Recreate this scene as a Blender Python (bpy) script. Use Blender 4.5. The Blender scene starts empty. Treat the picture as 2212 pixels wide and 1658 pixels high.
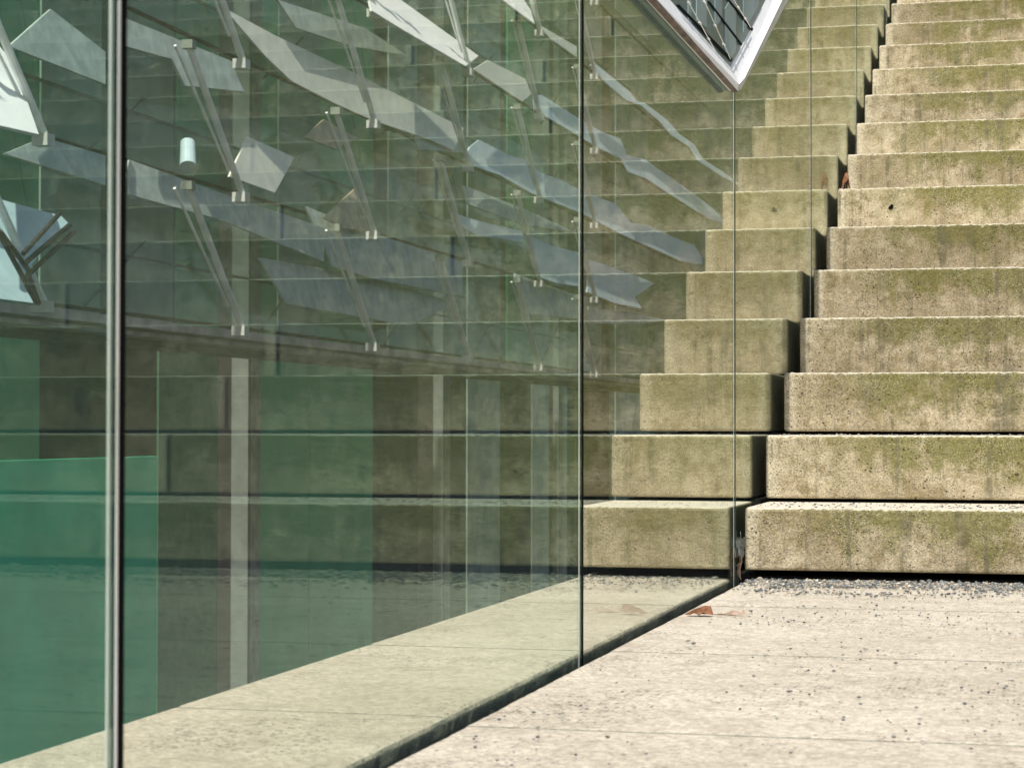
import bpy, bmesh, math, random
from mathutils import Vector, Matrix, noise
random.seed(7)
R_ = math.radians
scene = bpy.context.scene
C = scene.collection

# ------------------------------------------------------------------ camera
W0, H0, F0 = 2212.0, 1658.0, 4610.3
YAW, PITCH, ROLL = 0.2427, 0.0208, 0.0014
CAM = Vector((0.659, 0.0, 0.3354))
fw = Vector((-math.sin(YAW)*math.cos(PITCH), math.cos(YAW)*math.cos(PITCH), math.sin(PITCH)))
r0 = Vector((math.cos(YAW), math.sin(YAW), 0)); u0 = r0.cross(fw)
rt = r0*math.cos(ROLL) + u0*math.sin(ROLL)
up = -r0*math.sin(ROLL) + u0*math.cos(ROLL)
cd = bpy.data.cameras.new('camera'); cam = bpy.data.objects.new('camera', cd); C.objects.link(cam)
cam.matrix_world = Matrix(((rt.x, up.x, -fw.x, CAM.x), (rt.y, up.y, -fw.y, CAM.y), (rt.z, up.z, -fw.z, CAM.z), (0, 0, 0, 1)))
cd.sensor_width = 36; cd.lens = F0/W0*36; cd.clip_start = 0.05; cd.clip_end = 3000
cd.dof.use_dof = True; cd.dof.focus_distance = 4.9; cd.dof.aperture_fstop = 18
scene.camera = cam

# ------------------------------------------------------------------ light
SUN_EL, SUN_AZ = 56.0, 0.0      # azimuth measured from straight behind the glass line's near end
w = bpy.data.worlds.new('World'); scene.world = w; w.use_nodes = True
nt = w.node_tree; bg = nt.nodes['Background']
sky = nt.nodes.new('ShaderNodeTexSky'); sky.sky_type = 'NISHITA'; sky.sun_disc = False
sky.sun_elevation = R_(SUN_EL); sky.sun_rotation = R_(180); sky.dust_density = 2.0
nt.links.new(sky.outputs[0], bg.inputs[0]); bg.inputs[1].default_value = 0.1
sl = bpy.data.lights.new('sun', 'SUN'); sl.energy = 5.0; sl.angle = R_(0.5); sl.color = (1, .95, .87)
sun = bpy.data.objects.new('sun', sl); C.objects.link(sun)
sd = Vector((math.sin(R_(SUN_AZ))*math.cos(R_(SUN_EL)), -math.cos(R_(SUN_AZ))*math.cos(R_(SUN_EL)), math.sin(R_(SUN_EL))))
sun.rotation_euler = (-sd).to_track_quat('-Z', 'Y').to_euler()
scene.view_settings.view_transform = 'Standard'; scene.view_settings.look = 'None'
scene.view_settings.exposure = 0.28; scene.view_settings.gamma = 1
scene.render.engine = 'CYCLES'
scene.cycles.max_bounces = 14; scene.cycles.transparent_max_bounces = 24
scene.cycles.glossy_bounces = 6; scene.cycles.diffuse_bounces = 3

def at(px, py, P0, N=Vector((1, 0, 0))):
    """the point of a wall plane (through P0, normal N) that lies on a given sight line"""
    d = fw*F0 + rt*(px-W0/2) + up*(H0/2-py)
    t = (P0-CAM).dot(N)/d.dot(N)
    return CAM + d*t

# ------------------------------------------------------------------ helpers
def mesh_obj(name, verts, faces, mats, parent=None, mi=None, smooth=False):
    me = bpy.data.meshes.new(name); me.from_pydata([tuple(v) for v in verts], [], faces)
    if not isinstance(mats, (list, tuple)): mats = [mats]
    for m in mats: me.materials.append(m)
    if mi: me.polygons.foreach_set('material_index', mi)
    if smooth: me.polygons.foreach_set('use_smooth', [True]*len(me.polygons))
    me.update()
    bm = bmesh.new(); bm.from_mesh(me); bmesh.ops.recalc_face_normals(bm, faces=bm.faces); bm.to_mesh(me); bm.free()
    o = bpy.data.objects.new(name, me); C.objects.link(o)
    if parent: o.parent = parent
    return o
def empty(name, loc=(0, 0, 0)):
    o = bpy.data.objects.new(name, None); C.objects.link(o); o.location = loc; o.empty_display_size = .1
    return o
def tag(o, label=None, cat=None, group=None, kind=None):
    if label: o['label'] = label
    if cat: o['category'] = cat
    if group: o['group'] = group
    if kind: o['kind'] = kind
    return o
class MB:
    def __init__(s): s.v = []; s.f = []
    def add(s, vs, fs):
        n = len(s.v); s.v += [Vector(v) for v in vs]; s.f += [tuple(i+n for i in f) for f in fs]
    def box(s, x0, x1, y0, y1, z0, z1):
        s.add([(x0,y0,z0),(x1,y0,z0),(x1,y1,z0),(x0,y1,z0),(x0,y0,z1),(x1,y0,z1),(x1,y1,z1),(x0,y1,z1)],
              [(0,3,2,1),(4,5,6,7),(0,1,5,4),(1,2,6,5),(2,3,7,6),(3,0,4,7)])
    def tube(s, a, b, r, n=8, r2=None):
        a = Vector(a); b = Vector(b); d = (b-a).normalized()
        x = d.orthogonal().normalized(); y = d.cross(x); r2 = r if r2 is None else r2
        vs = [a+(x*math.cos(t)+y*math.sin(t))*r for t in [2*math.pi*i/n for i in range(n)]]
        vs += [b+(x*math.cos(t)+y*math.sin(t))*r2 for t in [2*math.pi*i/n for i in range(n)]]
        s.add(vs, [(i, (i+1) % n, n+(i+1) % n, n+i) for i in range(n)] + [tuple(range(n))[::-1], tuple(range(n, 2*n))])
    def bar(s, a, b, wv, hv):
        """box from a to b with cross-section vectors wv, hv (full sizes)"""
        a = Vector(a); b = Vector(b); w2 = wv/2; h2 = hv/2
        vs = [a-w2-h2, a+w2-h2, a+w2+h2, a-w2+h2, b-w2-h2, b+w2-h2, b+w2+h2, b-w2+h2]
        s.add(vs, [(0,3,2,1),(4,5,6,7),(0,1,5,4),(1,2,6,5),(2,3,7,6),(3,0,4,7)])
    def poly(s, pts, th):
        n = len(pts); s.add(list(pts)+[p+th for p in pts], [tuple(range(n))[::-1], tuple(range(n, 2*n))]+[(i, (i+1) % n, n+(i+1) % n, n+i) for i in range(n)])
    def build(s, name, m, parent=None, smooth=False):
        return mesh_obj(name, s.v, s.f, m, parent, smooth=smooth)

# ------------------------------------------------------------------ materials
def newmat(name):
    m = bpy.data.materials.new(name); m.use_nodes = True; t = m.node_tree
    return m, t, t.nodes, t.links, t.nodes['Principled BSDF']
class G:
    """tiny node-graph helper"""
    def __init__(s, t): s.t = t; s.n = t.nodes; s.l = t.links
    def put(s, sock, v):
        if hasattr(v, 'links') or isinstance(v, bpy.types.NodeSocket): s.l.new(v, sock)
        else: sock.default_value = v
    def math(s, op, a, b=0.0, c=None, clamp=False):
        n = s.n.new('ShaderNodeMath'); n.operation = op; n.use_clamp = clamp
        s.put(n.inputs[0], a); s.put(n.inputs[1], b)
        if c is not None: s.put(n.inputs[2], c)
        return n.outputs[0]
    def noise(s, vec, scale, detail=4, rough=.55, dist=0):
        n = s.n.new('ShaderNodeTexNoise'); s.put(n.inputs['Vector'], vec); n.inputs['Scale'].default_value = scale
        n.inputs['Detail'].default_value = detail; n.inputs['Roughness'].default_value = rough; n.inputs['Distortion'].default_value = dist
        return n.outputs['Fac']
    def voro(s, vec, scale, out='Distance', rnd=1):
        n = s.n.new('ShaderNodeTexVoronoi'); s.put(n.inputs['Vector'], vec); n.inputs['Scale'].default_value = scale
        n.inputs['Randomness'].default_value = rnd
        return n.outputs[out]
    def map(s, vec, sc=(1, 1, 1), loc=(0, 0, 0)):
        n = s.n.new('ShaderNodeMapping'); s.put(n.inputs['Vector'], vec); n.inputs['Scale'].default_value = sc; s.put(n.inputs['Location'], loc)
        return n.outputs[0]
    def step(s, v, a, b):
        n = s.n.new('ShaderNodeMapRange'); n.interpolation_type = 'SMOOTHSTEP'; s.put(n.inputs[0], v)
        n.inputs[1].default_value = a; n.inputs[2].default_value = b
        return n.outputs[0]
    def mix(s, f, a, b, mode='MIX'):
        n = s.n.new('ShaderNodeMix'); n.data_type = 'RGBA'; n.blend_type = mode
        s.put(n.inputs[0], f); s.put(n.inputs[6], a if not isinstance(a, tuple) else (*a, 1)[:4]); s.put(n.inputs[7], b if not isinstance(b, tuple) else (*b, 1)[:4])
        return n.outputs[2]
    def bump(s, h, st, d=.01, nrm=None):
        n = s.n.new('ShaderNodeBump'); n.inputs['Strength'].default_value = st; n.inputs['Distance'].default_value = d
        s.put(n.inputs['Height'], h)
        if nrm: s.l.new(nrm, n.inputs['Normal'])
        return n.outputs[0]

def concrete_block_mat():
    m, t, n, l, b = newmat('weathered_concrete'); g = G(t)
    tc = n.new('ShaderNodeTexCoord'); oi = n.new('ShaderNodeObjectInfo')
    sep = n.new('ShaderNodeSeparateXYZ'); l.new(tc.outputs['Object'], sep.inputs[0])
    off = n.new('ShaderNodeCombineXYZ')
    for i, k in enumerate((37.0, 11.0, 23.0)): l.new(g.math('MULTIPLY', oi.outputs['Random'], k), off.inputs[i])
    p = g.map(tc.outputs['Object'], (1, 1, 1), off.outputs[0])
    nz = n.new('ShaderNodeSeparateXYZ'); geo = n.new('ShaderNodeNewGeometry'); l.new(geo.outputs['Normal'], nz.inputs[0])
    big = g.noise(p, 5, 3); mid = g.noise(p, 24, 5, .65); fine = g.noise(p, 240, 3, .7); gr = g.noise(p, 700, 2, .7)
    stre = g.noise(g.map(p, (1, 1, .12)), 20, 4, .6)
    col = g.mix(g.step(big, .35, .65), (.345, .285, .185), (.52, .445, .31))
    col = g.mix(g.step(mid, .42, .68), col, (.29, .235, .135))
    col = g.mix(g.math('MULTIPLY', g.step(stre, .56, .72), .55), col, (.56, .49, .35))
    # moss: thicker on the upper half of each riser
    zz = g.math('MULTIPLY_ADD', sep.outputs['Z'], 8.0, -.58)
    ms = g.math('ADD', g.math('ADD', zz, g.math('MULTIPLY_ADD', stre, 1.5, -.75)), g.math('MULTIPLY_ADD', g.noise(p, 11, 6, .75), 2.6, -1.30))
    xr = g.step(sep.outputs['X'], .02, .30)   # block ends stay cleaner
    moss = g.math('MULTIPLY', g.step(ms, -.22, .50), g.math('MULTIPLY_ADD', xr, .62, .16))
    col = g.mix(g.math('MULTIPLY', moss, .97), col, (.14, .138, .028))
    grn = g.noise(p, 210, 3, .8)
    col = g.mix(g.math('MULTIPLY', g.step(sep.outputs['X'], .045, .012), .55), col, (.66, .60, .45))
    grey = g.math('MULTIPLY', g.step(g.noise(g.map(p, (1, 1, .6)), 9, 5, .7), .55, .75), .5)
    col = g.mix(grey, col, (.17, .155, .115))
    # aggregate
    vn = n.new('ShaderNodeTexVoronoi'); l.new(p, vn.inputs['Vector']); vn.inputs['Scale'].default_value = 280
    vs = n.new('ShaderNodeSeparateColor'); l.new(vn.outputs['Color'], vs.inputs[0])
    spot = g.math('MULTIPLY', g.step(vn.outputs['Distance'], .50, .28), g.step(g.noise(p, 14, 3, .6), .38, .6))
    dark = g.math('MULTIPLY', spot, g.step(vs.outputs[0], .70, .74))
    lite = g.math('MULTIPLY', spot, g.step(vs.outputs[1], .72, .76))
    col = g.mix(g.math('MULTIPLY', dark, .8), col, (.055, .055, .045))
    col = g.mix(g.math('MULTIPLY', lite, .55), col, (.62, .57, .44))
    # pits
    v2 = g.voro(p, 62); pit = g.math('MULTIPLY', g.step(v2, .17, .09), g.step(g.noise(p, 9, 2), .47, .6))
    col = g.mix(g.math('MULTIPLY', pit, .85), col, (.03, .033, .022))
    col = g.mix(g.step(g.math('ADD', g.math('MULTIPLY', fine, .45), g.math('MULTIPLY', grn, .55)), .36, .64), g.mix(1, col, (.60, .61, .62), 'MULTIPLY'), g.mix(1, col, (1.26, 1.25, 1.22), 'MULTIPLY'))
    drip = g.noise(g.map(p, (1, 1, .05)), 34, 4, .65)
    col = g.mix(g.math('MULTIPLY', g.step(drip, .53, .66), g.math('MULTIPLY', g.step(mid, .3, .6), .75)), col, (.13, .12, .075))
    rv = g.math('MULTIPLY_ADD', oi.outputs['Random'], .34, .80)
    cv = n.new('ShaderNodeCombineXYZ'); [l.new(rv, cv.inputs[q_]) for q_ in range(3)]
    col = g.mix(1.0, col, cv.outputs[0], 'MULTIPLY')
    # tread: upward faces painted paler, as the tops catch more light
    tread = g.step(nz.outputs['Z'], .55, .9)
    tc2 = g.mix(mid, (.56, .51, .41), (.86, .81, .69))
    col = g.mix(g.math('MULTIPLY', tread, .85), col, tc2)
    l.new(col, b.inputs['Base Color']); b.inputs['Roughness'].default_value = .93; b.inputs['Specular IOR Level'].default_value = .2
    h = g.math('ADD', g.math('ADD', g.math('MULTIPLY', fine, .5), g.math('MULTIPLY', mid, .6)), g.math('MULTIPLY', gr, .35))
    h = g.math('SUBTRACT', h, g.math('MULTIPLY', pit, 1.2))
    h = g.math('SUBTRACT', h, g.math('MULTIPLY', dark, .35)); h = g.math('ADD', h, g.math('MULTIPLY', lite, .3))
    l.new(g.bump(h, .9, .005), b.inputs['Normal'])
    return m

def paving_mat():
    m, t, n, l, b = newmat('pale_paving_concrete'); g = G(t)
    tc = n.new('ShaderNodeTexCoord'); p = tc.outputs['Object']
    sep = n.new('ShaderNodeSeparateXYZ'); l.new(p, sep.inputs[0])
    nz = n.new('ShaderNodeSeparateXYZ'); geo = n.new('ShaderNodeNewGeometry'); l.new(geo.outputs['Normal'], nz.inputs[0])
    big = g.noise(p, 2.2, 4, .6); mid = g.noise(p, 14, 6, .7); fine = g.noise(p, 180, 4, .75)
    col = g.mix(g.step(big, .3, .7), (.69, .62, .51), (.83, .76, .64))
    col = g.mix(g.math('MULTIPLY', g.step(mid, .42, .7), .6), col, (.52, .45, .36))
    # worn patches where the dark sandy aggregate shows
    wear = g.step(g.noise(p, 3.1, 5, .65), .47, .62)
    v = n.new('ShaderNodeTexVoronoi'); l.new(p, v.inputs['Vector']); v.inputs['Scale'].default_value = 150
    vs = n.new('ShaderNodeSeparateColor'); l.new(v.outputs['Color'], vs.inputs[0])
    sp = g.math('MULTIPLY', g.step(v.outputs['Distance'], .5, .25), g.step(vs.outputs[0], .6, .66))
    sp = g.math('MULTIPLY', sp, g.math('MULTIPLY_ADD', wear, .85, .22))
    col = g.mix(sp, col, (.22, .20, .17))
    gra = g.noise(p, 95, 4, .8)
    col = g.mix(g.step(gra, .36, .66), g.mix(1, col, (.74, .725, .70), 'MULTIPLY'), g.mix(1, col, (1.13, 1.13, 1.12), 'MULTIPLY'))
    crk = g.math('MULTIPLY', g.step(g.noise(g.map(p, (.5, 2.2, 1)), 26, 5, .75, .6), .60, .68), g.math('MULTIPLY_ADD', wear, .5, .2))
    col = g.mix(crk, col, (.27, .24, .20))
    sp2 = g.math('MULTIPLY', g.step(g.noise(p, 420, 2, .8), .62, .72), .45)
    col = g.mix(sp2, col, (.36, .31, .26))
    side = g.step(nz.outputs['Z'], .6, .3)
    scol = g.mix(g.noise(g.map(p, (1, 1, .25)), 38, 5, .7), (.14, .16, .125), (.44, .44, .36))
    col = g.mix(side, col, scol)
    l.new(col, b.inputs['Base Color']); b.inputs['Roughness'].default_value = .92; b.inputs['Specular IOR Level'].default_value = .2
    h = g.math('ADD', g.math('MULTIPLY', fine, .7), g.math('MULTIPLY', g.noise(p, 45, 5, .7), .8)); h = g.math('SUBTRACT', h, g.math('MULTIPLY', sp, .4))
    l.new(g.bump(h, 1, .008), b.inputs['Normal'])
    return m

def plain(name, c, rough=.6, metal=0, var=.15, scale=8, spec=.4, bump=0):
    m, t, n, l, b = newmat(name); g = G(t)
    tc = n.new('ShaderNodeTexCoord'); f = g.noise(tc.outputs['Object'], scale, 5, .6)
    a = tuple(x*(1-var) for x in c); d = tuple(min(1, x*(1+var)) for x in c)
    l.new(g.mix(g.step(f, .3, .7), a, d), b.inputs['Base Color'])
    b.inputs['Roughness'].default_value = rough; b.inputs['Metallic'].default_value = metal; b.inputs['Specular IOR Level'].default_value = spec
    if bump: l.new(g.bump(f, bump, .01), b.inputs['Normal'])
    return m

def glass_mat(name, tint, wav=.0, scale=1.5, base=.04, gain=.96, diffuse=None, dfac=0, yscale=1.0, refl=(.92, 1, .92)):
    """architectural glass: transparent with an angle-dependent mirror coat"""
    m, t, n, l, b = newmat(name); g = G(t); n.remove(b)
    geo = n.new('ShaderNodeNewGeometry'); dp = n.new('ShaderNodeVectorMath'); dp.operation = 'DOT_PRODUCT'
    l.new(geo.outputs['Normal'], dp.inputs[0]); l.new(geo.outputs['Incoming'], dp.inputs[1])
    c = g.math('SUBTRACT', 1.0, g.math('ABSOLUTE', dp.outputs['Value']))
    fr = g.math('MULTIPLY_ADD', g.math('POWER', c, 5.0), gain, base, clamp=True)
    tr = n.new('ShaderNodeBsdfTransparent'); tr.inputs[0].default_value = (*tint, 1)
    gl = n.new('ShaderNodeBsdfGlossy'); gl.inputs['Roughness'].default_value = 0.0; gl.inputs['Color'].default_value = (*refl, 1)
    if wav:
        tc = n.new('ShaderNodeTexCoord'); v = g.map(tc.outputs['Object'], (1, yscale, 1))
        l.new(g.bump(g.noise(v, scale, 2, .4), wav, .02), gl.inputs['Normal'])
    mx = n.new('ShaderNodeMixShader'); l.new(fr, mx.inputs[0]); l.new(gl.outputs[0], mx.inputs[2])
    if diffuse:
        df = n.new('ShaderNodeBsdfDiffuse'); df.inputs[0].default_value = (*diffuse, 1)
        m2 = n.new('ShaderNodeMixShader'); m2.inputs[0].default_value = dfac
        l.new(tr.outputs[0], m2.inputs[1]); l.new(df.outputs[0], m2.inputs[2]); l.new(m2.outputs[0], mx.inputs[1])
    else: l.new(tr.outputs[0], mx.inputs[1])
    l.new(mx.outputs[0], n['Material Output'].inputs[0])
    return m

def chips_mat():
    m, t, n, l, b = newmat('grey_stone_chips'); g = G(t)
    geo = n.new('ShaderNodeNewGeometry'); cr = n.new('ShaderNodeValToRGB'); l.new(geo.outputs['Random Per Island'], cr.inputs[0])
    e = cr.color_ramp.elements; e[0].color = (.06, .07, .075, 1); e[1].color = (.62, .60, .52, 1); e[1].position = 1
    for p_, c in ((.42, (.11, .125, .13, 1)), (.6, (.22, .23, .22, 1)), (.8, (.34, .31, .25, 1)), (.93, (.36, .27, .18, 1))):
        x = e.new(p_); x.color = c
    l.new(cr.outputs[0], b.inputs['Base Color']); b.inputs['Roughness'].default_value = .85
    return m
M = {
 'block': concrete_block_mat(), 'paving': paving_mat(),
 'glass': glass_mat('clear_greenish_glass', (.94, .94, .905), wav=.010, scale=1.1, base=.014, gain=.60, refl=(.86, .94, .87), diffuse=(.6, .68, .68), dfac=.015),  # diffuse share paints a faint light veil, likewise in the next two
 'glass_mid': glass_mat('faintly_green_glass', (.945, .945, .905), wav=.010, scale=1.1, base=.016, gain=.61, refl=(.70, .93, .79), diffuse=(.55, .68, .72), dfac=.034),
 'glass_green': glass_mat('coated_green_glass', (.92, .955, .91), wav=.010, scale=1.1, base=.022, gain=.62, refl=(.70, .95, .80), diffuse=(.48, .70, .70), dfac=.036),
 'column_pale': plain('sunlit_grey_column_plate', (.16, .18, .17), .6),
 'glass_edge': plain('dark_green_glass_edge', (.004, .022, .018), .5, spec=.1),
 'seal': plain('black_silicone', (.004, .0045, .005), .8, spec=.05),
 'spacer': plain('satin_aluminium_spacer', (.92, .96, .96), .3, .35),
 'dark': plain('dark_recess', (.02, .02, .018), .9),
 'soil': plain('dark_gritty_ground', (.016, .016, .013), .95, scale=20, var=.4),
 'steel_pale': plain('pale_grey_painted_steel', (.46, .48, .45), .45),
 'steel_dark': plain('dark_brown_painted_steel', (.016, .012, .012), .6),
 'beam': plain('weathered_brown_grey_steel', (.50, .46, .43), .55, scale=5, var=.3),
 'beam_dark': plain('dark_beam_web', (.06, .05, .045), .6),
 'strut': plain('light_green_grey_strut', (.90, .95, .86), .4),
 'seal_green': plain('green_tinted_seal', (.05, .15, .10), .5, spec=.1),
 'clip_grey': plain('dull_grey_clip', (.22, .26, .22), .6),
 'clip': plain('white_clip', (.55, .58, .54), .4),
 'white': plain('white_coated_frame', (.80, .81, .80), .45, var=.05, scale=30),
 'frame_shade': plain('painted_shade_frame_underside', (.16, .12, .10), .7, var=.5, scale=40),  # shade under the rail, put in as a dark brown colour
 'blueglass': plain('dark_blue_window_backing', (.035, .11, .13), .35, var=.5, scale=6),
 'green_wall': plain('green_glass_wall', (.13, .66, .36), .5, var=.12, scale=1.3),
 'box_brown': plain('dull_brown_box', (.16, .26, .17), .7),
 'green_dim': plain('dim_green_panel', (.09, .26, .15), .7),
 'green_bright': plain('bright_green_glass_screen', (.07, .85, .43), .4, var=.12, scale=2),
 'brown_wall': plain('dark_brown_wall', (.030, .055, .046), .9, var=.3, scale=2),
 'grey_wall': plain('grey_rendered_panel', (.48, .60, .54), .8, var=.2, scale=2),
 'shingle': glass_mat('shingle_glass', (.82, .90, .85), wav=.12, scale=.8, base=.015, gain=.3, diffuse=(.20, .27, .23), dfac=.18, refl=(.78, .80, .68)),
 'stone': chips_mat(),
 'stone_dark': plain('dark_stone_chip', (.15, .155, .15), .9, var=.6, scale=220),
 'leaf': plain('dry_orange_brown_leaf', (.17, .07, .028), .7, var=.5, scale=60),
 'leaf_pale': plain('dry_pinkish_brown_leaf', (.34, .24, .18), .8, var=.4, scale=60),
 'leaf_grey': plain('withered_grey_leaf', (.36, .38, .35), .8, var=.4, scale=60),
}
M['refl_white'] = plain('bright_white_painted_reflection', (.86, .90, .90), .4, var=.04)  # from here on: sky reflections of the shingles, painted as flat colours
M['refl_blue'] = plain('blue_grey_painted_reflection', (.58, .74, .80), .4, var=.08)
M['refl_dim'] = plain('faint_grey_green_painted_reflection', (.42, .52, .48), .5, var=.2)
M['refl_tan'] = plain('tan_painted_reflection', (.46, .40, .28), .5, var=.3)
M['refl_pale'] = plain('pale_blue_painted_reflection_and_lamp', (.40, .56, .60), .4, var=.08)
M['refl_beige'] = plain('pale_beige_painted_reflection', (.80, .84, .74), .4, var=.08)

# ------------------------------------------------------------------ ground
RISE, TREAD, Y1, SL, KD = 0.16, 0.3767, 4.7565, 0.0175, 0.361
NS = 20
g_ = MB(); g_.box(-400, 400, -400, 600, -4.5, -4.2)
tag(g_.build('ground', M['soil']), 'dark ground below the paving', 'ground', kind='structure')
JOINTS = [-4.5, -2.0, .65, 1.5, 2.36, 3.2, 4.06, 4.93]

def slab_rows(x0, x1, joints, name, fine_side):
    """slabs with rounded, slightly crumbled long edge on the glass side"""
    V = []; Fc = []
    for a, b in zip(joints[:-1], joints[1:]):
        a += .0012; b -= .0012
        st = .012 if b > 1.2 else .08
        zo = .0005*max(0, len([q_ for q_ in (1.5, 2.36, 3.2, 4.06) if q_ < (a+b)/2]))-.004; n = max(2, int((b-a)/st)); ys = [a+(b-a)*i/n for i in range(n+1)]
        r = .007
        s = 1 if fine_side > 0 else -1        # +1: the slot edge is on the +x side
        xe, xf = (x1, x0) if s > 0 else (x0, x1)
        prof = [(0, -.15), (0, -.08), (0, -.04), (0, -.02), (0, -r), (r*.3, -r*.35), (r, 0), (.03, 0)]
        base = len(V)
        K = len(prof)+2
        for i, y in enumerate(ys):
            e = min(i, n-i)
            dz = -.0008 if e == 0 else 0
            for j, (dx, z) in enumerate(prof):
                q = noise.noise(Vector((y*45, z*60+5, xe*9)))*.0013 + noise.noise(Vector((y*9, 3, xe*9)))*.0016
                if j in (4, 5, 6): q += abs(noise.noise(Vector((y*60, 7, 1))))*.0016
                V.append((xe - s*(dx+q*(1 if j < 7 else 0)), y, zo+z+dz+(-abs(q)*.5 if j in (5, 6) else 0)))
            V.append((xf, y, dz+zo)); V.append((xf, y, -.15))
        for i in range(n):
            for j in range(K):
                a0 = base+i*K+j; b0 = base+i*K+(j+1) % K
                Fc.append((a0, b0, b0+K, a0+K))
        Fc.append(tuple(base+j for j in range(K))); Fc.append(tuple(base+n*K+j for j in range(K)))
    return mesh_obj(name, V, Fc, M['paving'])
tag(slab_rows(SL, 9.0, JOINTS, 'pavement', -1), 'pale sunlit concrete paving in front of the steps', 'pavement', kind='structure')
names_k = ['nearest short', 'second', 'third', 'fourth', 'fifth', 'sixth', 'farthest']
kj = [-4.5, -2.0, .65, 1.5, 2.43, 3.2, 4.06, 4.93]
kl = ['pale kerb slab behind the glass, beside and behind the camera', 'pale kerb slab behind the glass, just out of frame at lower left',
      'pale kerb slab behind the glass, at the lower left corner of the picture', 'pale kerb slab behind the glass, from the thick pane joint to the notched joint',
      'pale kerb slab behind the glass, the long one crossing the thin black pane joint', 'pale kerb slab behind the glass, second from the bottom concrete step',
      'short pale kerb slab behind the glass, touching the bottom concrete step']
for i in range(7):
    o = slab_rows(-KD, -SL-.004, kj[i:i+2], 'kerb_slab', 1)
    tag(o, kl[i], 'kerb slab', 'kerb slabs behind the glass wall')

# ------------------------------------------------------------------ stairs
def step_block(k, x0, x1, fine0, fine1):
    """a cast concrete block; fine0..fine1 is the x-range meshed finely"""
    yb, zb = Y1+(k-1)*TREAD, (k-1)*RISE
    hgt, dep = RISE, TREAD+.06
    gap = .021 if k == 1 else (.009 if k < 4 else .006)
    xs = []; x = x0
    while x < x1-1e-6:
        xs.append(x); x += .006 if fine0 <= x <= fine1 else .05
    xs.append(x1)
    # insert closely spaced stations at the ends for the rounded arrises
    xs = sorted(set([x0, x0+.002, x0+.006] + [q for q in xs if x0+.009 < q < x1-.009] + [x1-.006, x1-.002, x1]))
    prof = [(.05, gap), (.006, gap), (.0015, gap+.002), (0, gap+.006)]
    nz = 14
    for i in range(1, nz): prof.append((0, gap+.006+(hgt-.008-gap-.006)*i/nz))
    prof += [(0, hgt-.008), (.0016, hgt-.0035), (.0045, hgt-.001), (.009, hgt), (.03, hgt), (.06, hgt), (.12, hgt), (dep, hgt), (dep, gap)]
    K = len(prof); V = []; Fc = []
    sd = k*7.3
    for i, x in enumerate(xs):
        e = min(x-x0, x1-x); ins = .004 if e < .001 else (.0014 if e < .003 else 0)
        for j, (y, z) in enumerate(prof):
            w1 = noise.noise(Vector((x*7+sd, z*7, 1)))*.002
            w2 = noise.noise(Vector((x*60+sd, z*60, 2)))*.0016
            edge = 4+nz-2 <= j <= 4+nz+3
            yy, zz = y, z
            if j < K-3:
                if y < .03: yy += w1+w2
                if edge:
                    c = noise.noise(Vector((x*120+sd, j*.4, 5)))
                    c2 = noise.noise(Vector((x*28+sd, 9, 5)))
                    yy += max(0, c)*.004+max(0, c2-.25)*.008; zz -= max(0, c)*.0028+max(0, c2-.25)*.007 if y < .012 else 0
                    zz += noise.noise(Vector((x*95+sd, 3, 8)))*.0016
            if yy < dep-.01: yy += ins
            zz += -ins if z > .1 else (ins if z < .02 else 0)
            V.append((x-x0, yy, zz))
    for i in range(len(xs)-1):
        for j in range(K):
            a0 = i*K+j; b0 = i*K+(j+1) % K
            Fc.append((a0, b0, b0+K, a0+K))
    Fc.append(tuple(range(K))); Fc.append(tuple((len(xs)-1)*K+j for j in range(K)))
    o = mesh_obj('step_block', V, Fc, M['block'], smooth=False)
    o.location = (x0, yb, zb)
    return o
ORD = ['bottom', 'second', 'third', 'fourth', 'fifth', 'sixth', 'seventh', 'eighth', 'ninth', 'tenth', 'eleventh', 'twelfth', 'thirteenth',
       'fourteenth', 'fifteenth', 'sixteenth', 'seventeenth', 'eighteenth', 'nineteenth', 'twentieth']
JX = [1.50, 1.52, 1.51, 1.50, 2.35, 1.18, 1.9, 1.45, 2.3, 1.2, 1.75, 1.4, 2.1, 1.25, 1.8, 1.5, 2.2, 1.3, 1.7, 1.4]
for k in range(1, NS+1):
    nm = ORD[k-1]
    look = 'above the dark gap and gravel' if k == 1 else ('with a dark stone spot on its face' if k == 7 else ('mossy green along its upper half' if k in (3, 5, 9, 10, 11) else 'tan and weathered'))
    tag(step_block(k, SL, JX[k-1], 0, .95), '%s concrete step up, right of the glass, %s' % (nm, look), 'step', 'concrete steps right of the glass')
    tag(step_block(k, -KD, -SL, -1, 0), '%s concrete step from the ground, short piece behind the glass' % nm, 'step', 'short concrete steps behind the glass')
    xa = JX[k-1]+.012
    n = 0
    while xa < 8.5:
        xb = xa+3.0
        if xa > 4 and k < 4: pass
        tag(step_block(k, xa, xb, 5, 0), '%s concrete step from the ground, %s block past the end joint, mirrored in the glass' % (nm, ['first', 'second', 'third', 'fourth'][n]), 'step', 'concrete steps farther right')
        xa = xb+.012; n += 1
fd = MB()
for k in range(1, NS+1):
    yb = Y1+(k-1)*TREAD+.06
    fd.box(-KD+.03, 10.5, yb, yb+TREAD+.02, -1.2 if k == 1 else (k-2)*RISE, (k-1)*RISE+.004)
tag(fd.build('stair_foundation', M['dark']), kind='structure')
tp = MB(); tp.box(-KD, 12, Y1+NS*TREAD+.05, 60, NS*RISE-.5, NS*RISE)
tag(tp.build('upper_pavement', M['paving']), kind='structure')

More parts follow.
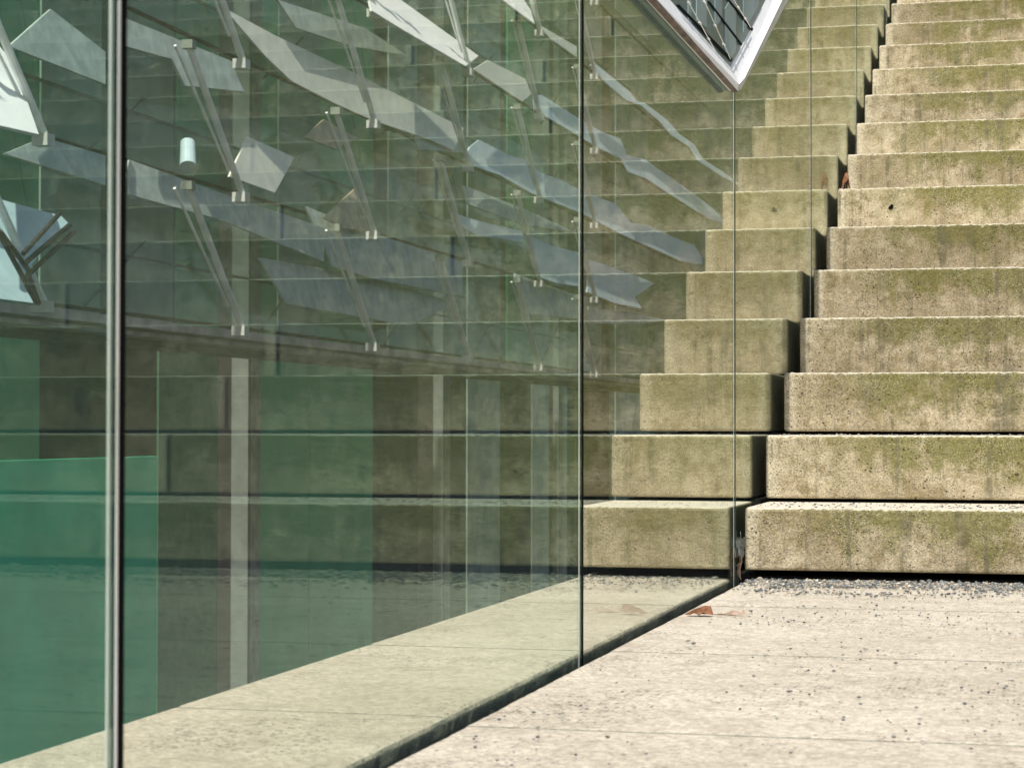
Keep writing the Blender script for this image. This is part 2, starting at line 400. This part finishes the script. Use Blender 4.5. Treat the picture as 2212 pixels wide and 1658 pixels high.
# dark stone inclusion on step seven (its twin is the glass's reflection)
# ------------------------------------------------------------------ glass wall
GT = .0026                    # sheet thickness
PY = [1.4585+1.6320*i for i in range(-3, 7)]
GTOP = 2.5
plabel = ['glass pane of the wall, behind the camera', 'glass pane of the wall, beside the camera', 'glass pane left of the thick black joint, at the left picture edge',
          'large glass pane between the thick black joint and the thin black joint', 'glass pane right of the thin black joint, ending below the white frame tip',
          'narrow glass pane standing right of the white frame tip', 'narrow glass pane between the two green hairline joints', 'sliver of glass pane in the slot right of the last hairline joint',
          'farthest glass pane high in the slot between the steps']
for i in range(len(PY)-1):
    a, b = PY[i], PY[i+1]
    root = empty('glass_pane', (0, a, 0)); tag(root, plabel[i], 'glass pane', 'panes of the glass wall')
    hv = .0055 if b < 4 else .0008; ha = .0055 if a < 4 else .0008
    sw = .0046 if b < 2 else 0
    x0, x1, y0, y1, z0, z1 = -GT/2, GT/2, ha, b-a-hv-(sw if b < 4 else 0), -.14, GTOP
    bx = MB(); bx.box(x0, x1, y0, y1, z0, z1)
    o = mesh_obj('glass_sheet', bx.v, bx.f, [M['glass_green' if a < 1 else ('glass_mid' if a < 3 else 'glass')], M['glass_edge']], root, mi=[1, 1, 1, 0, 1, 0])
    hw = .0054 if a < 4 else .0007
    s = MB(); s.box(-GT/2-.0002, GT/2+.0006, -hw, hw, -.14, GTOP); s.build('seal', M['seal' if a < 4 else 'seal_green'], root)
    if b < 2:
        s = MB(); s.box(-GT/2, GT/2+.0005, y1+.0001, y1+sw-.0002, -.13, GTOP); s.build('edge_strip', M['spacer'], root)
    s = MB(); s.box(-GT/2-.0022, -GT/2-.0004, y1-sw, y1-.0002, -.13, GTOP); s.build('edge_strip', M['spacer'], root)

# ------------------------------------------------------------------ slanted white window frame on the wall's face
P0 = Vector((.05, 0, 0))
root = empty('window_frame', (0.03, 4.72, 1.12)); tag(root, 'white angular window frame with its corner pointing down over the glass wall', 'window frame')
def kid(o, r):
    o.parent = r; o.matrix_parent_inverse = Matrix.Translation(-Vector(r.location)); return o
def inplane(pts, x, th, name, m, r):
    q = MB(); q.poly([at(px, py, Vector((x, 0, 0))) for px, py in pts], Vector((-th, 0, 0)))
    return kid(q.build(name, m), r)
# lower rail (left bar) and rising jamb (right bar)
def prism(pts, xb, name, m, r):
    f = [at(px, py, Vector((x, 0, 0))) for px, py, x in pts]
    b = [Vector((xb, p.y, p.z)) for p in f]; n = len(f)
    q = MB(); q.add(f+b, [tuple(range(n)), tuple(range(n, 2*n))[::-1]]+[(i, (i+1) % n, n+(i+1) % n, n+i) for i in range(n)])
    return kid(q.build(name, m), r)
prism([(1310, -110, .022), (1338, -110, .009), (1447, 0, .009), (1577, 144, .009), (1596, 183, .022), (1594, 196, .022), (1420, 0, .022)], .003, 'lower_rail', M['white'], root)
prism([(1301, -110, .021), (1309.5, -110, .021), (1419.5, 0, .021), (1593.5, 196, .021), (1591.5, 199.5, .021), (1411, 1, .021)], .012, 'rail_underside_shade', M['frame_shade'], root)
prism([(1578, 145, .008), (1655, 0, .008), (1715, -110, .008), (1745, -110, .032), (1690, 0, .032), (1609, 168, .032), (1596.3, 182.5, .023)], .003, 'jamb', M['white'], root)
prism([(1609.5, 168.2, .031), (1690.5, 0, .031), (1745.6, -110, .031), (1764, -110, .028), (1703, 0, .028), (1601, 193, .021), (1594.8, 196.3, .021), (1596.6, 183.2, .022)], .004, 'jamb_edge', M['steel_pale'], root)
inplane([(1447, 0), (1338, -110), (1715, -110), (1655, 0), (1578, 145)], .0075, .003, 'backing', M['blueglass'], root)
for i, pts in enumerate([[(1487, -60), (1494, -60), (1494, 60), (1487, 52)], [(1505, -60), (1527, -60), (1527, 60), (1505, 45)], [(1545, -60), (1560, -60), (1560, 40), (1545, 60)], [(1566, 20), (1590, -20), (1590, 110), (1576, 130), (1566, 120)], [(1606, -60), (1640, -60), (1640, 10), (1606, 70)]]):
    inplane(pts, .009, .0014, 'mullion', plain('blue_grey_mullion', (.24, .33, .34), .5) if i == 0 else bpy.data.materials['blue_grey_mullion'], root)
for pts in [[(1463, 12), (1467, 10), (1583, 128), (1580, 134)], [(1556, -20), (1560, -20), (1632, 68), (1630, 74)], [(1530, 4), (1533, 3), (1604, 96), (1602, 99)]]:
    inplane(pts, .0105, .0014, 'glazing_bar', M['seal'], root)
for pts in [((1468, -30), (1545, 110)), ((1502, -40), (1578, 128)), ((1560, -40), (1622, 60))]:
    q = MB(); A_, B_ = [at(p[0], p[1], Vector((.013, 0, 0))) for p in pts]; q.tube(A_, B_, .0010, 6)
    for f in (.25, .55, .8): q.tube(A_.lerp(B_, f)-Vector((0, .012, 0)), A_.lerp(B_, f)+Vector((0, .008, 0)), .0022, 6)
    kid(q.build('rod', M['strut']), root)

# ------------------------------------------------------------------ building behind the glass
FX = .659-5.0                # shingled facade plane
CX = .659-6.5                # column plane
BX = .659-8.2                # back wall
Q = lambda px, py, x: at(px, py, Vector((x, 0, 0)))
def yz(px, py, x): p = Q(px, py, x); return p.y, p.z
def wall_strip(px0, px1, x, z0, z1, th, name, m, label, cat):
    ya = yz(px0, 900, x)[0]; yb = yz(px1, 900, x)[0]
    q = MB(); q.box(x-th, x, ya, yb, z0, z1)
    return tag(q.build(name, m), label, cat)
bw = MB(); bw.box(BX-1.3, BX-1.0, -10, 70, -4.2, 16)
rw = MB(); rw.box(BX-1.3, -KD-.05, 46, 46.3, -4.2, 22)
tag(rw.build('rear_wall', M['brown_wall']), 'dark brown wall at the far end of the space behind the glass', 'wall')
tag(bw.build('back_wall', M['brown_wall']), 'dark brown wall closing the space behind the glass', 'wall')
ZT = 9
strips = [(-700, 85, BX, 'green_wall', 'green glazed wall panel at the far left behind the glass'),
          (343, 470, BX, 'green_dim', 'dark wall panel just left of the widest column'),
          (535, 668, BX, 'green_wall', 'green glazed wall panel right of the widest column'),
          (668.5, 805, BX, 'green_wall', 'green glazed wall panel ending at the second column bay'),
          (1010, 1080, BX, 'grey_wall', 'narrow grey-green wall panel beyond the second column'),
          (1150, 1225, BX, 'grey_wall', 'grey wall panel behind the thin black pane joint'),
          (1330, 1400, BX, 'grey_wall', 'grey wall panel right of the thin black pane joint'),
          (1460, 1510, BX, 'grey_wall', 'grey wall panel below the white frame')]
for a, b, x, mm, lb in strips:
    wall_strip(a, b, x, -4.2, ZT, .02, 'wall_panel', M[mm], lb, 'wall panel')
# pale upright bands of the upper storey
for i, (a, b, mm) in enumerate([(85, 215, 'grey_wall'), (270, 372, 'grey_wall'), (380, 470, 'green_wall'), (600, 690, 'grey_wall'), (838, 900, 'grey_wall'), (935, 1000, 'grey_wall'), (1095, 1150, 'green_wall'), (1260, 1300, 'grey_wall')]):
    ya = yz(a, 900, BX+.03)[0]; yb = yz(b, 900, BX+.03)[0]
    q = MB(); q.box(BX+.012, BX+.03, ya, yb, 1.25, ZT)
    tag(q.build('upper_panel', M[mm]), ['grey upper wall panel left of the thick black joint', 'grey upper wall panel right of the thick black joint', 'green upper wall panel left of the widest column',
        'grey upper wall panel right of the widest column', 'grey upper wall panel left of the second column', 'grey upper wall panel right of the second column',
        'green upper wall panel left of the thin black joint', 'grey upper wall panel right of the thin black joint'][i], 'wall panel', 'upper storey panels behind the glass')
# low bright green screen
sx = .659-4.2
y0, z0 = yz(-400, 998, sx); y1, _ = yz(340, 980, sx)
q = MB(); q.box(sx-.03, sx, y0, y1, -4.2, yz(0, 995, sx)[1])
gs = tag(q.build('green_screen', M['green_bright']), 'low bright green glass screen at the lower left behind the glass', 'screen')

# columns
for (l0, l1, l2, lb) in [(469, 499, 536, 'wide grey and dark brown steel column behind the large glass pane'), (902, 935, 957, 'thinner grey and brown steel column left of the thin black joint'),
                         (1185, 1194, 1207, 'faint slim steel column just left of the thin black joint')]:
    ya = yz(l1, 900, CX)[0]; yb = yz(l2, 900, CX)[0]
    # depth of the dark flank so that its rear edge falls at l0
    d0 = W0  # unused
    k0 = (CX-.659)
    lo, hi = 0, 1.5
    for _ in range(40):
        md = (lo+hi)/2
        v = Vector((CX-md, ya, 1))-CAM; px = W0/2+F0*v.dot(rt)/v.dot(fw)
        if px < l0: hi = md
        else: lo = md
        if False: lo = md
    root = empty('steel_column', (CX, ya, -4.2)); tag(root, lb, 'column', 'steel columns behind the glass')
    wl = lo*(l2-l1)/(l1-l0)
    root.location.y = yb
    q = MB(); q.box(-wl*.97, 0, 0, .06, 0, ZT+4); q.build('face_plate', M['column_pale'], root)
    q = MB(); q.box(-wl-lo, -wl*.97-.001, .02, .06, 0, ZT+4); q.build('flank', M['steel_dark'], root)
    q = MB(); q.box(-wl*.5, .0, .061, .30, 0, ZT+4); q.build('flange', M['beam'], root)

# edge beam under the shingles
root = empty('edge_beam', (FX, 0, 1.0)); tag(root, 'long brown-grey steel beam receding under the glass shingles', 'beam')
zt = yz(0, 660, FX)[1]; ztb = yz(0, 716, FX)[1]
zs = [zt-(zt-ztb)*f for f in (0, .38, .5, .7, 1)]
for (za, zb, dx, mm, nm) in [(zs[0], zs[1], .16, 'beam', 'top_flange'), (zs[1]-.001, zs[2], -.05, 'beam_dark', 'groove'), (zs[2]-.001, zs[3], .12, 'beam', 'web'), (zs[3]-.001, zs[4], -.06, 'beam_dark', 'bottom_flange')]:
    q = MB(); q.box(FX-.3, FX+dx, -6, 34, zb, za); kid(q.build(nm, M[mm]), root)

# glass shingles with struts and clips
fac = empty('shingled_facade', (FX, 6, 1.2)); tag(fac, 'facade of overlapping glass shingles held by slanting struts, seen through the glass', 'facade')
Z = [yz(515, 708, FX)[1], yz(515, 420, FX)[1], yz(515, 130, FX)[1]]
dzn = (Z[2]-Z[0])/2; Z = [Z[0]+dzn*i for i in range(8)]
Yn = [yz(px, 900, FX)[0] for px in (90, 515, 805, 1010, 1163)]
mod = (Yn[3]-Yn[0])/3; YN = [Yn[0]+mod*i for i in range(-1, 9)]
for i, z in enumerate(Z[:6]):
    for j, y in enumerate(YN[:-1]):
        t = .10+random.uniform(-.012, .012)
        q = MB(); a = Vector((FX+.02, y+.01, z)); b = Vector((FX+.02, y+mod-.01, z)); u = Vector((-.25, 0, dzn*1.42))
        nrm = Vector((u.z, 0, -u.x)).normalized()*.012
        q.poly([a, b, b+u, a+u], -nrm)
        kid(q.build('shingle', M['shingle']), fac)
    q = MB(); q.box(FX+.018, FX+.034, YN[0], YN[-1], z-.014, z+.006); kid(q.build('shingle_edge', M['seal']), fac)
    q = MB(); q.box(FX-.24, FX-.225, YN[0], YN[-1], z+dzn*.42, z+dzn*.42+.018); kid(q.build('rail', M['steel_dark']), fac)
    for j, y in enumerate(YN[:7]):
        yr = y*.91; zr = CAM.z+(z-CAM.z)*.91; n0 = Vector((FX+.46, yr, zr)); n1 = Vector((FX+.42, yr-mod*.26, zr+dzn*.88))
        q = MB(); q.tube(n0, n1, .021, 8); kid(q.build('strut', M['strut']), fac)
        q = MB(); q.tube(n0+Vector((-.02, -mod*.06, .12)), n1+Vector((-.02, -mod*.05, -.03)), .009, 6); kid(q.build('tie_rod', M['strut']), fac)
        q = MB(); q.box(FX+.41, FX+.49, yr-.04, yr+.04, zr-.045, zr+.012); kid(q.build('clip', M['clip']), fac)
        q = MB(); q.box(FX+.39, FX+.455, n1.y-.03, n1.y+.03, n1.z-.025, n1.z+.022); kid(q.build('clip', M['clip_grey']), fac)
        # outward stay behind the pane
        q = MB(); q.tube(Vector((FX-.2, y+mod*.33, z+dzn*.05)), Vector((FX-.2, y+mod*.62, z+dzn*.55)), .009, 6); kid(q.build('stay', M['steel_dark']), fac)

# tilted matt sheets, coloured to paint in the sky reflections of the shingle glass
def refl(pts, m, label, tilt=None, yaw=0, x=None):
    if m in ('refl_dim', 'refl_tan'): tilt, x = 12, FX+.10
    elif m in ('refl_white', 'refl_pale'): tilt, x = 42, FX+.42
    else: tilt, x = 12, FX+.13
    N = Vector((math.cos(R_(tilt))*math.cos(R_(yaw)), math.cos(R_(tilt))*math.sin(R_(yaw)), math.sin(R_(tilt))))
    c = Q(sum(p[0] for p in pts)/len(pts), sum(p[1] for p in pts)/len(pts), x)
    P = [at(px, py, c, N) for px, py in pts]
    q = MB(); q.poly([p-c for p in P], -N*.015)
    o = q.build('painted_reflection', M[m]); o.location = c
    return tag(o, label, 'facade panel', 'painted sky reflections on the shingled facade')  # painted reflections, not real facade panels
refl([(-60, 60), (0, 101), (31, 140), (84, 290), (0, 271), (-60, 255)], 'refl_white', 'brilliant white painted sky reflection at the upper left picture edge')
refl([(-60, 420), (0, 430), (20, 436), (132, 466), (148, 482), (100, 530), (62, 582), (80, 655), (0, 645), (-60, 640)], 'refl_pale', 'pale blue-white painted sky reflection at the left edge above the beam')
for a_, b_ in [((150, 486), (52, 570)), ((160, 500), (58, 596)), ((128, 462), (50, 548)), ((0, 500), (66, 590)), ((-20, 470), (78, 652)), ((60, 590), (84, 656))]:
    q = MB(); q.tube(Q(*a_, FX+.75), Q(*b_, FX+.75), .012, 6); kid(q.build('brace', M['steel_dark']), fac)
refl([(483, 17), (595, 77), (764, 157), (1002, 277), (980, 325), (930, 302), (803, 259), (719, 221), (630, 175), (574, 122)], 'refl_beige', 'long pale grey painted sky reflection across the upper middle of the large pane')
refl([(796, -5), (859, -5), (1034, 121), (1006, 143), (873, 66), (803, 23)], 'refl_white', 'brightest white painted reflection streak at the top of the large pane')
refl([(1055, 130), (1135, 171), (1148, 203), (1128, 220), (1023, 150)], 'refl_beige', 'short beige painted reflection continuing the brightest white streak')
refl([(1079, -5), (1128, -5), (1146, 21), (1155, 52)], 'refl_white', 'small white tip of a painted reflection at the top, left of the thin black joint')
refl([(1162, 52), (1210, 80), (1246, 101), (1246, 123), (1190, 85)], 'refl_beige', 'small beige painted reflection ending at the thin black joint')
refl([(1282, 134), (1320, 165), (1362, 200), (1375, 218), (1392, 222), (1440, 258), (1468, 290), (1500, 312), (1520, 345), (1560, 370), (1612, 408), (1590, 398), (1545, 372), (1505, 345), (1490, 318), (1450, 292), (1425, 262), (1385, 228), (1352, 216), (1310, 180), (1276, 142)], 'refl_blue', 'thin wavy blue-grey painted reflection streak right of the thin black joint, uppermost of three')
refl([(1153, 206), (1170, 205), (1244, 252), (1300, 285), (1340, 300), (1355, 335), (1395, 345), (1450, 385), (1500, 420), (1540, 450), (1578, 488), (1540, 476), (1498, 452), (1440, 415), (1395, 385), (1356, 371), (1342, 343), (1290, 318), (1244, 290), (1190, 258), (1156, 238)], 'refl_blue', 'wavy blue-grey painted reflection streak crossing the thin black joint, middle of three')
refl([(1003, 345), (1015, 318), (1035, 302), (1100, 335), (1135, 345), (1165, 372), (1210, 388), (1262, 415), (1330, 440), (1362, 480), (1400, 486), (1455, 512), (1500, 530), (1516, 555), (1518, 571), (1470, 563), (1400, 532), (1330, 500), (1262, 462), (1200, 438), (1150, 418), (1080, 378), (1010, 354)], 'refl_blue', 'wide wavy blue-grey painted reflection streak, lowest of three, crossing the thin black joint')
refl([(972, 456), (1010, 470), (1060, 484), (1125, 498), (1133, 512), (1126, 524), (1080, 514), (1030, 508), (1000, 490)], 'refl_blue', 'short bluish painted reflection streak left of the thin black joint')
refl([(1138, 506), (1190, 530), (1250, 545), (1252, 618), (1205, 612), (1165, 598), (1150, 555)], 'refl_blue', 'pale block-shaped painted reflection ending at the thin black joint')
refl([(1272, 560), (1330, 580), (1375, 596), (1414, 612), (1385, 632), (1372, 640), (1386, 666), (1330, 655), (1268, 630)], 'refl_blue', 'pale star-ended painted reflection just right of the thin black joint')
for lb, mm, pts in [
 ('faint grey painted reflection above the diagonal edge at the top left of the large pane', 'refl_dim', [(272, 40), (500, 132), (528, 198), (400, 185), (372, 128), (272, 100)]),
 ('faint grey painted reflection at the top, left of the thick black joint', 'refl_dim', [(110, 20), (228, 112), (228, 182), (20, 100)]),
 ('faint grey painted reflection left of the thick black joint, below the diagonal edge', 'refl_dim', [(95, 297), (228, 336), (228, 400), (10, 332)]),
 ('faint grey painted reflection under the pale tilted square one', 'refl_dim', [(280, 345), (500, 425), (600, 458), (700, 492), (700, 565), (480, 475), (280, 420)]),
 ('faint grey painted reflection in the centre of the large pane', 'refl_dim', [(660, 445), (800, 502), (1000, 566), (1000, 640), (800, 600), (720, 575)]),
 ('wide faint grey-green painted reflection just above the beam', 'refl_dim', [(560, 556), (800, 598), (990, 656), (880, 702), (620, 655)]),
 ('small tan painted reflection between the long grey one and the second strut row', 'refl_tan', [(700, 258), (772, 298), (725, 322), (660, 296)]),
 ('tan painted reflection right of the middle struts', 'refl_tan', [(700, 470), (770, 405), (800, 500), (742, 492)]),
 ('faint painted reflection under the brightest white streak', 'refl_dim', [(872, 238), (1000, 300), (1008, 330), (905, 322)]),
 ('faint green-grey painted reflection left of the thin black joint near the beam', 'refl_dim', [(1112, 590), (1250, 640), (1250, 688), (1130, 676)]),
 ('faint painted reflection below the pale star-ended one', 'refl_dim', [(1272, 662), (1440, 690), (1380, 700), (1272, 698)]),
 ('faint green-grey painted reflection along the top of the large pane', 'refl_dim', [(600, 0), (790, 62), (880, 120), (760, 100), (640, 60)]),
 ('faint painted reflection under the middle wavy streak', 'refl_dim', [(1000, 400), (1130, 450), (1240, 500), (1130, 485), (1010, 440)])]:
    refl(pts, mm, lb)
refl([(535, 295), (636, 340), (594, 416), (496, 381)], 'refl_beige', 'pale tilted square painted reflection near the middle of the large pane')

# small white lamp seen among the shingles
lc = Q(405, 335, FX+.25); q = MB(); q.tube(Vector((-.02, .05, .08)), Vector((.02, -.04, -.07)), .042, 18, .048)
lo_ = q.build('wall_lamp', M['refl_pale'], smooth=False); lo_.location = lc
tag(lo_, 'small white cylindrical lamp behind the slanting struts', 'lamp')

# ------------------------------------------------------------------ leaves, stones
def leaf(name, c, size, m, label, seed, rot, curl=.35, lobes=5, stand=0):
    rnd = random.Random(seed); n = 40; V = [(0, 0, 0)]; 
    rings = 4
    for r in range(1, rings+1):
        for i in range(n):
            a = 2*math.pi*i/n
            lob = .55+.45*abs(math.cos(a*lobes/2))**1.5 + rnd.uniform(-.04, .04)*(r == rings)
            rr = size*lob*r/rings
            x, y = rr*math.cos(a), rr*.55*math.sin(a)
            z = curl*size*2.2*(1-(x/size)**2)*(.6+.4*math.cos(x/size*2+seed)) - curl*abs(y)*1.2 + .10*size*math.sin(a*3+seed)*(r/rings)**2
            V.append((x, y, z))
    Fc = [(0, 1+i, 1+(i+1) % n) for i in range(n)]
    for r in range(rings-1):
        for i in range(n):
            a = 1+r*n+i; b = 1+r*n+(i+1) % n; Fc.append((a, a+n, b+n, b))
    Rm = Matrix.Rotation(rot, 4, 'Z') @ Matrix.Rotation(stand, 4, 'Y')
    V = [Rm @ Vector(v) for v in V]
    mz = min(v.z for v in V); V = [v-Vector((0, 0, mz)) for v in V]
    root = empty(name, c); tag(root, label, 'leaf')
    o = mesh_obj('blade', V, Fc, m, root)
    s = o.modifiers.new('thick', 'SOLIDIFY'); s.thickness = .0008
    q = MB(); e = Rm @ Vector((-size*.5, 0, size*.05)); e2 = Rm @ Vector((-size*1.15, size*.1, size*.15)); q.tube(e-Vector((0, 0, mz)), e2-Vector((0, 0, mz)), .0009, 6)
    q.build('stalk', m, root)
    return root
GZ = lambda px, py: at(px, py, Vector((0, 0, 0)), Vector((0, 0, 1)))
def fold_leaf(c, V, Fc, m, label):
    root = empty('dry_leaf', c); tag(root, label, 'leaf')
    o = mesh_obj('blade', V, Fc, m, root); o.modifiers.new('thick', 'SOLIDIFY').thickness = .0007
    q = MB(); q.tube(Vector(V[-1]), Vector(V[-1])+Vector((.013, -.002, -.001)), .0006, 6); q.build('stalk', m, root)
    return root
fold_leaf(GZ(1527, 1328), [(-.040, -.002, .001), (-.030, .004, .007), (-.016, .006, .013), (-.002, .005, .017), (.007, .003, .016), (.004, -.010, .003), (-.006, -.012, .006), (-.012, -.014, .001), (-.022, -.011, .005), (-.030, -.008, .001), (.010, .012, .001), (-.012, .020, .001), (.012, -.004, .002), (.028, -.005, .004), (.020, .004, .001), (.040, -.002, .002)],
  [(0, 1, 9), (1, 2, 8, 9), (2, 3, 6, 7, 8), (3, 4, 5, 6), (4, 3, 10), (3, 2, 11, 10), (2, 1, 11), (4, 12, 5), (12, 13, 14), (13, 15, 14)], M['leaf'], 'folded orange-brown dry leaf on the paving beside the slot')
fold_leaf(GZ(1588, 1326), [(-.020, 0, .001), (-.004, .003, .007), (.010, .002, .003), (.016, -.001, .009), (-.002, -.006, .001), (.010, -.005, .001), (.019, -.002, .002)],
  [(0, 1, 4), (1, 2, 5, 4), (2, 3, 5), (3, 6, 5)], M['leaf_pale'], 'small pale leaf scrap right of the folded orange-brown leaf')
leaf('dry_leaf', Vector((.004, 4.72, .0)), .034, M['leaf_pale'], 'pinkish dry leaf wedged upright at the foot of the slot', 8, .3, .3, 3, stand=1.35)
leaf('dry_leaf', Vector((.007, 4.77, .045)), .028, M['leaf_grey'], 'grey withered leaf jammed in the slot above the pinkish leaf', 9, 1.2, .3, 3, stand=1.5)
zt7 = 6*RISE+.002
leaf('dry_leaf', Vector((.035, Y1+6*TREAD+.10, 7*RISE+.0)), .022, M['leaf'], 'brown leaf with upturned tips standing on the seventh step by the slot', 12, .9, 1.4, 4)

def stone_geo(rnd, s, sub=1):
    bm = bmesh.new(); bmesh.ops.create_icosphere(bm, subdivisions=sub, radius=1)
    sx_, sy_, sz_ = s*rnd.uniform(.7, 1.3), s*rnd.uniform(.6, 1.1), s*rnd.uniform(.28, .7)
    rz = rnd.uniform(0, 6.28)
    vs = []
    for v in bm.verts:
        k = 1+rnd.uniform(-.25, .25); p = Vector((v.co.x*sx_*k, v.co.y*sy_*k, v.co.z*sz_*k))
        p.rotate(Matrix.Rotation(rz, 3, 'Z')); vs.append(p)
    mz = min(p.z for p in vs); vs = [p-Vector((0, 0, mz+.0004)) for p in vs]
    fs = [tuple(v.index for v in f.verts) for f in bm.faces]; bm.free()
    return vs, fs
rnd = random.Random(11)
# dense band of chips at the foot of the stairs and on the lowest tread
q = MB()
for i in range(10000):
    x = SL+.01+rnd.random()*1.8
    dpt = abs(rnd.gauss(0, .21))
    clump = noise.noise(Vector((x*3, dpt*6, 2)))
    if dpt > .22 and clump < rnd.uniform(-.3, .35): continue
    if dpt > .55: continue
    y = Y1-.015-dpt+.02
    if x < .09 and rnd.random() < .6: continue
    s = rnd.uniform(.0018, .0042)*(1.5 if rnd.random() < .08 else 1)
    vs, fs = stone_geo(rnd, s); q.add([v+Vector((x, y, 0)) for v in vs], fs)
for i in range(4200):
    x = SL+.02+rnd.random()*1.8; y = rnd.uniform(1.6, 4.3)
    if noise.noise(Vector((x*4, y*2.2, 4))) < rnd.uniform(-.1, .5): continue
    vs, fs = stone_geo(rnd, rnd.uniform(.0012, .0032)); q.add([v+Vector((x, y, 0)) for v in vs], fs)
gv = q.build('gravel', M['stone']); tag(gv, 'loose grey stone chips strewn along the foot of the steps', 'gravel', kind='stuff')
q = MB()
for k in (1, 2):
    for i in range(900):
        x = SL+.01+rnd.random()*2.2; y = Y1+(k-1)*TREAD+.012+abs(rnd.gauss(.18, .13))
        if y > Y1+k*TREAD: continue
        vs, fs = stone_geo(rnd, rnd.uniform(.0014, .0034)); q.add([v+Vector((x, y, k*RISE)) for v in vs], fs)
tag(q.build('tread_grit', M['stone']), 'fine stone grit lying on the two lowest treads', 'grit', kind='stuff')
# behind the glass: a little grit on the kerb
q = MB()
for i in range(260):
    x = -rnd.uniform(.03, .34); y = Y1+.02-abs(rnd.gauss(0, .16))
    vs, fs = stone_geo(rnd, rnd.uniform(.0018, .0042)); q.add([v+Vector((x, y, 0)) for v in vs], fs)
tag(q.build('kerb_grit', M['stone']), 'fine grit on the kerb behind the glass by the bottom step', 'grit', kind='stuff')
# bigger chips one can pick out
spots = [(1868,1402,9),(1762,1382,8),(1818,1388,7),(1818,1398,6),(1860,1380,7),(1732,1442,10),(1706,1495,12),(2008,1378,9),(1858,1500,0),(1728,1420,7),(1660,1405,6),(1653,1417,8),(1498,1392,12),(1492,1402,9),
 (1487,1385,8),(1572,1398,6),(1537,1338,6),(1538,1372,5),(1488,1427,6),(1715,1341,7),(1740,1337,6),(1622,1320,8),(1660,1344,5),(1820,1425,6),(1826,1327,6),(1858,1425,10),(1935,1434,11),(1933,1444,7),
 (2064,1445,6),(1902,1367,6),(1912,1415,7),(2120,1406,6),(1708,1627,13),(1641,1640,0),(2064,1657,9),(1648,1608,6),(1472,1475,7),(1650,1685,0),(1520,1410,6),(1438,1420,7),(1372,1460,7),(1345,1495,9),
 (1350,1505,7),(1255,1525,9),(1257,1505,8),(1332,1475,6),(1310,1500,5),(1402,1470,8),(1365,1525,5),(1330,1560,6),(1297,1448,7),(1226,1470,6),(1180,1500,5),(1880,1616,7),(2080,1556,6),(1620,1540,5),(1690,1540,5),
 (1600,1610,6),(1590,1660,5),(1935,1530,7),(1900,1535,6),(1610,1652,7),(2185,1650,6),(2110,1590,6),(1985,1620,6),(1960,1596,5)]
protos = []
for i in range(7):
    vs, fs = stone_geo(random.Random(40+i), 1.0, 1)
    o = mesh_obj('stone_chip', [v*.001 for v in vs], fs, M['stone_dark']); protos.append(o); o['_p'] = 1
stones = []
ci = 0
for px, py, s in spots:
    if s == 0 or py > 1656: continue
    p = GZ(px, py)
    if p.x < SL+.01: continue
    src = protos[ci % 7]
    if ci < 7: o = src
    else: o = src.copy(); C.objects.link(o)
    # pixel widths above were judged at picture scale; real half-size in mm
    o.location = (p.x, p.y, 0); k = s*.56*(p-CAM).length/4.6; o.scale = (k, k*.9, k*.85); o.rotation_euler = (0, 0, rnd.uniform(0, 6.28))
    stones.append((o, px, py, s)); ci += 1
COLS = [(1100, 'far left by the slot'), (1400, 'left of the leaf'), (1540, 'below the leaf'), (1680, 'below the slot foot'), (1800, 'under the step end'), (1920, 'under mid step'), (2040, 'right of middle'), (2213, 'at right edge')]
ROWS = [(1380, 'close to the gravel'), (1402, 'below far paving joint'), (1432, 'above middle paving joint'), (1520, 'below middle paving joint'), (1660, 'near bottom edge')]
seen = {}
for o, px, py, s in stones:
    cx = [t_ for lim, t_ in COLS if px < lim][0]; cy = [t_ for lim, t_ in ROWS if py < lim][0]
    sz = 'tiny' if s < 6 else ('small' if s < 7.5 else ('larger' if s < 9.5 else 'big'))
    lb = '%s dark chip %s, %s' % (sz, cx, cy)
    o['_xy'] = [px, py]; seen.setdefault(lb, []).append(o)
for lb, os_ in seen.items():
    os_.sort(key=lambda q_: q_['_xy'][0])
    for i_, o in enumerate(os_):
        pre = '' if len(os_) == 1 else (['left', 'right'][i_]+' ' if len(os_) == 2 else ['leftmost', 'second', 'third', 'fourth', 'fifth', 'sixth'][i_]+' ')
        tag(o, (pre+lb), 'stone', 'single stone chips scattered on the paving'); del o['_xy']
for o in protos:
    if '_p' in o: del o['_p']
for o in C.objects:
    if '_p' in o: del o['_p']
# dark stone set in the face of step seven
vs, fs = stone_geo(random.Random(4), .0105, 2)
p7 = at(1925, 447, Vector((0, Y1+6*TREAD, 0)), Vector((0, 1, 0)))
p7 = at(1925, 447, Vector((0, Y1+6*TREAD-.005, 0)), Vector((0, 1, 0)))
mk = mesh_obj('stone_inclusion', [Vector((v.x, v.z*.5, v.y)) for v in vs], fs, M['seal'])
blk = [o for o in C.objects if o.name.startswith('step_block') and abs(o.location.z-6*RISE) < .01 and abs(o.location.x-SL) < .001][0]
mk.parent = blk; mk.location = p7-blk.location
print('objects', len(C.objects))
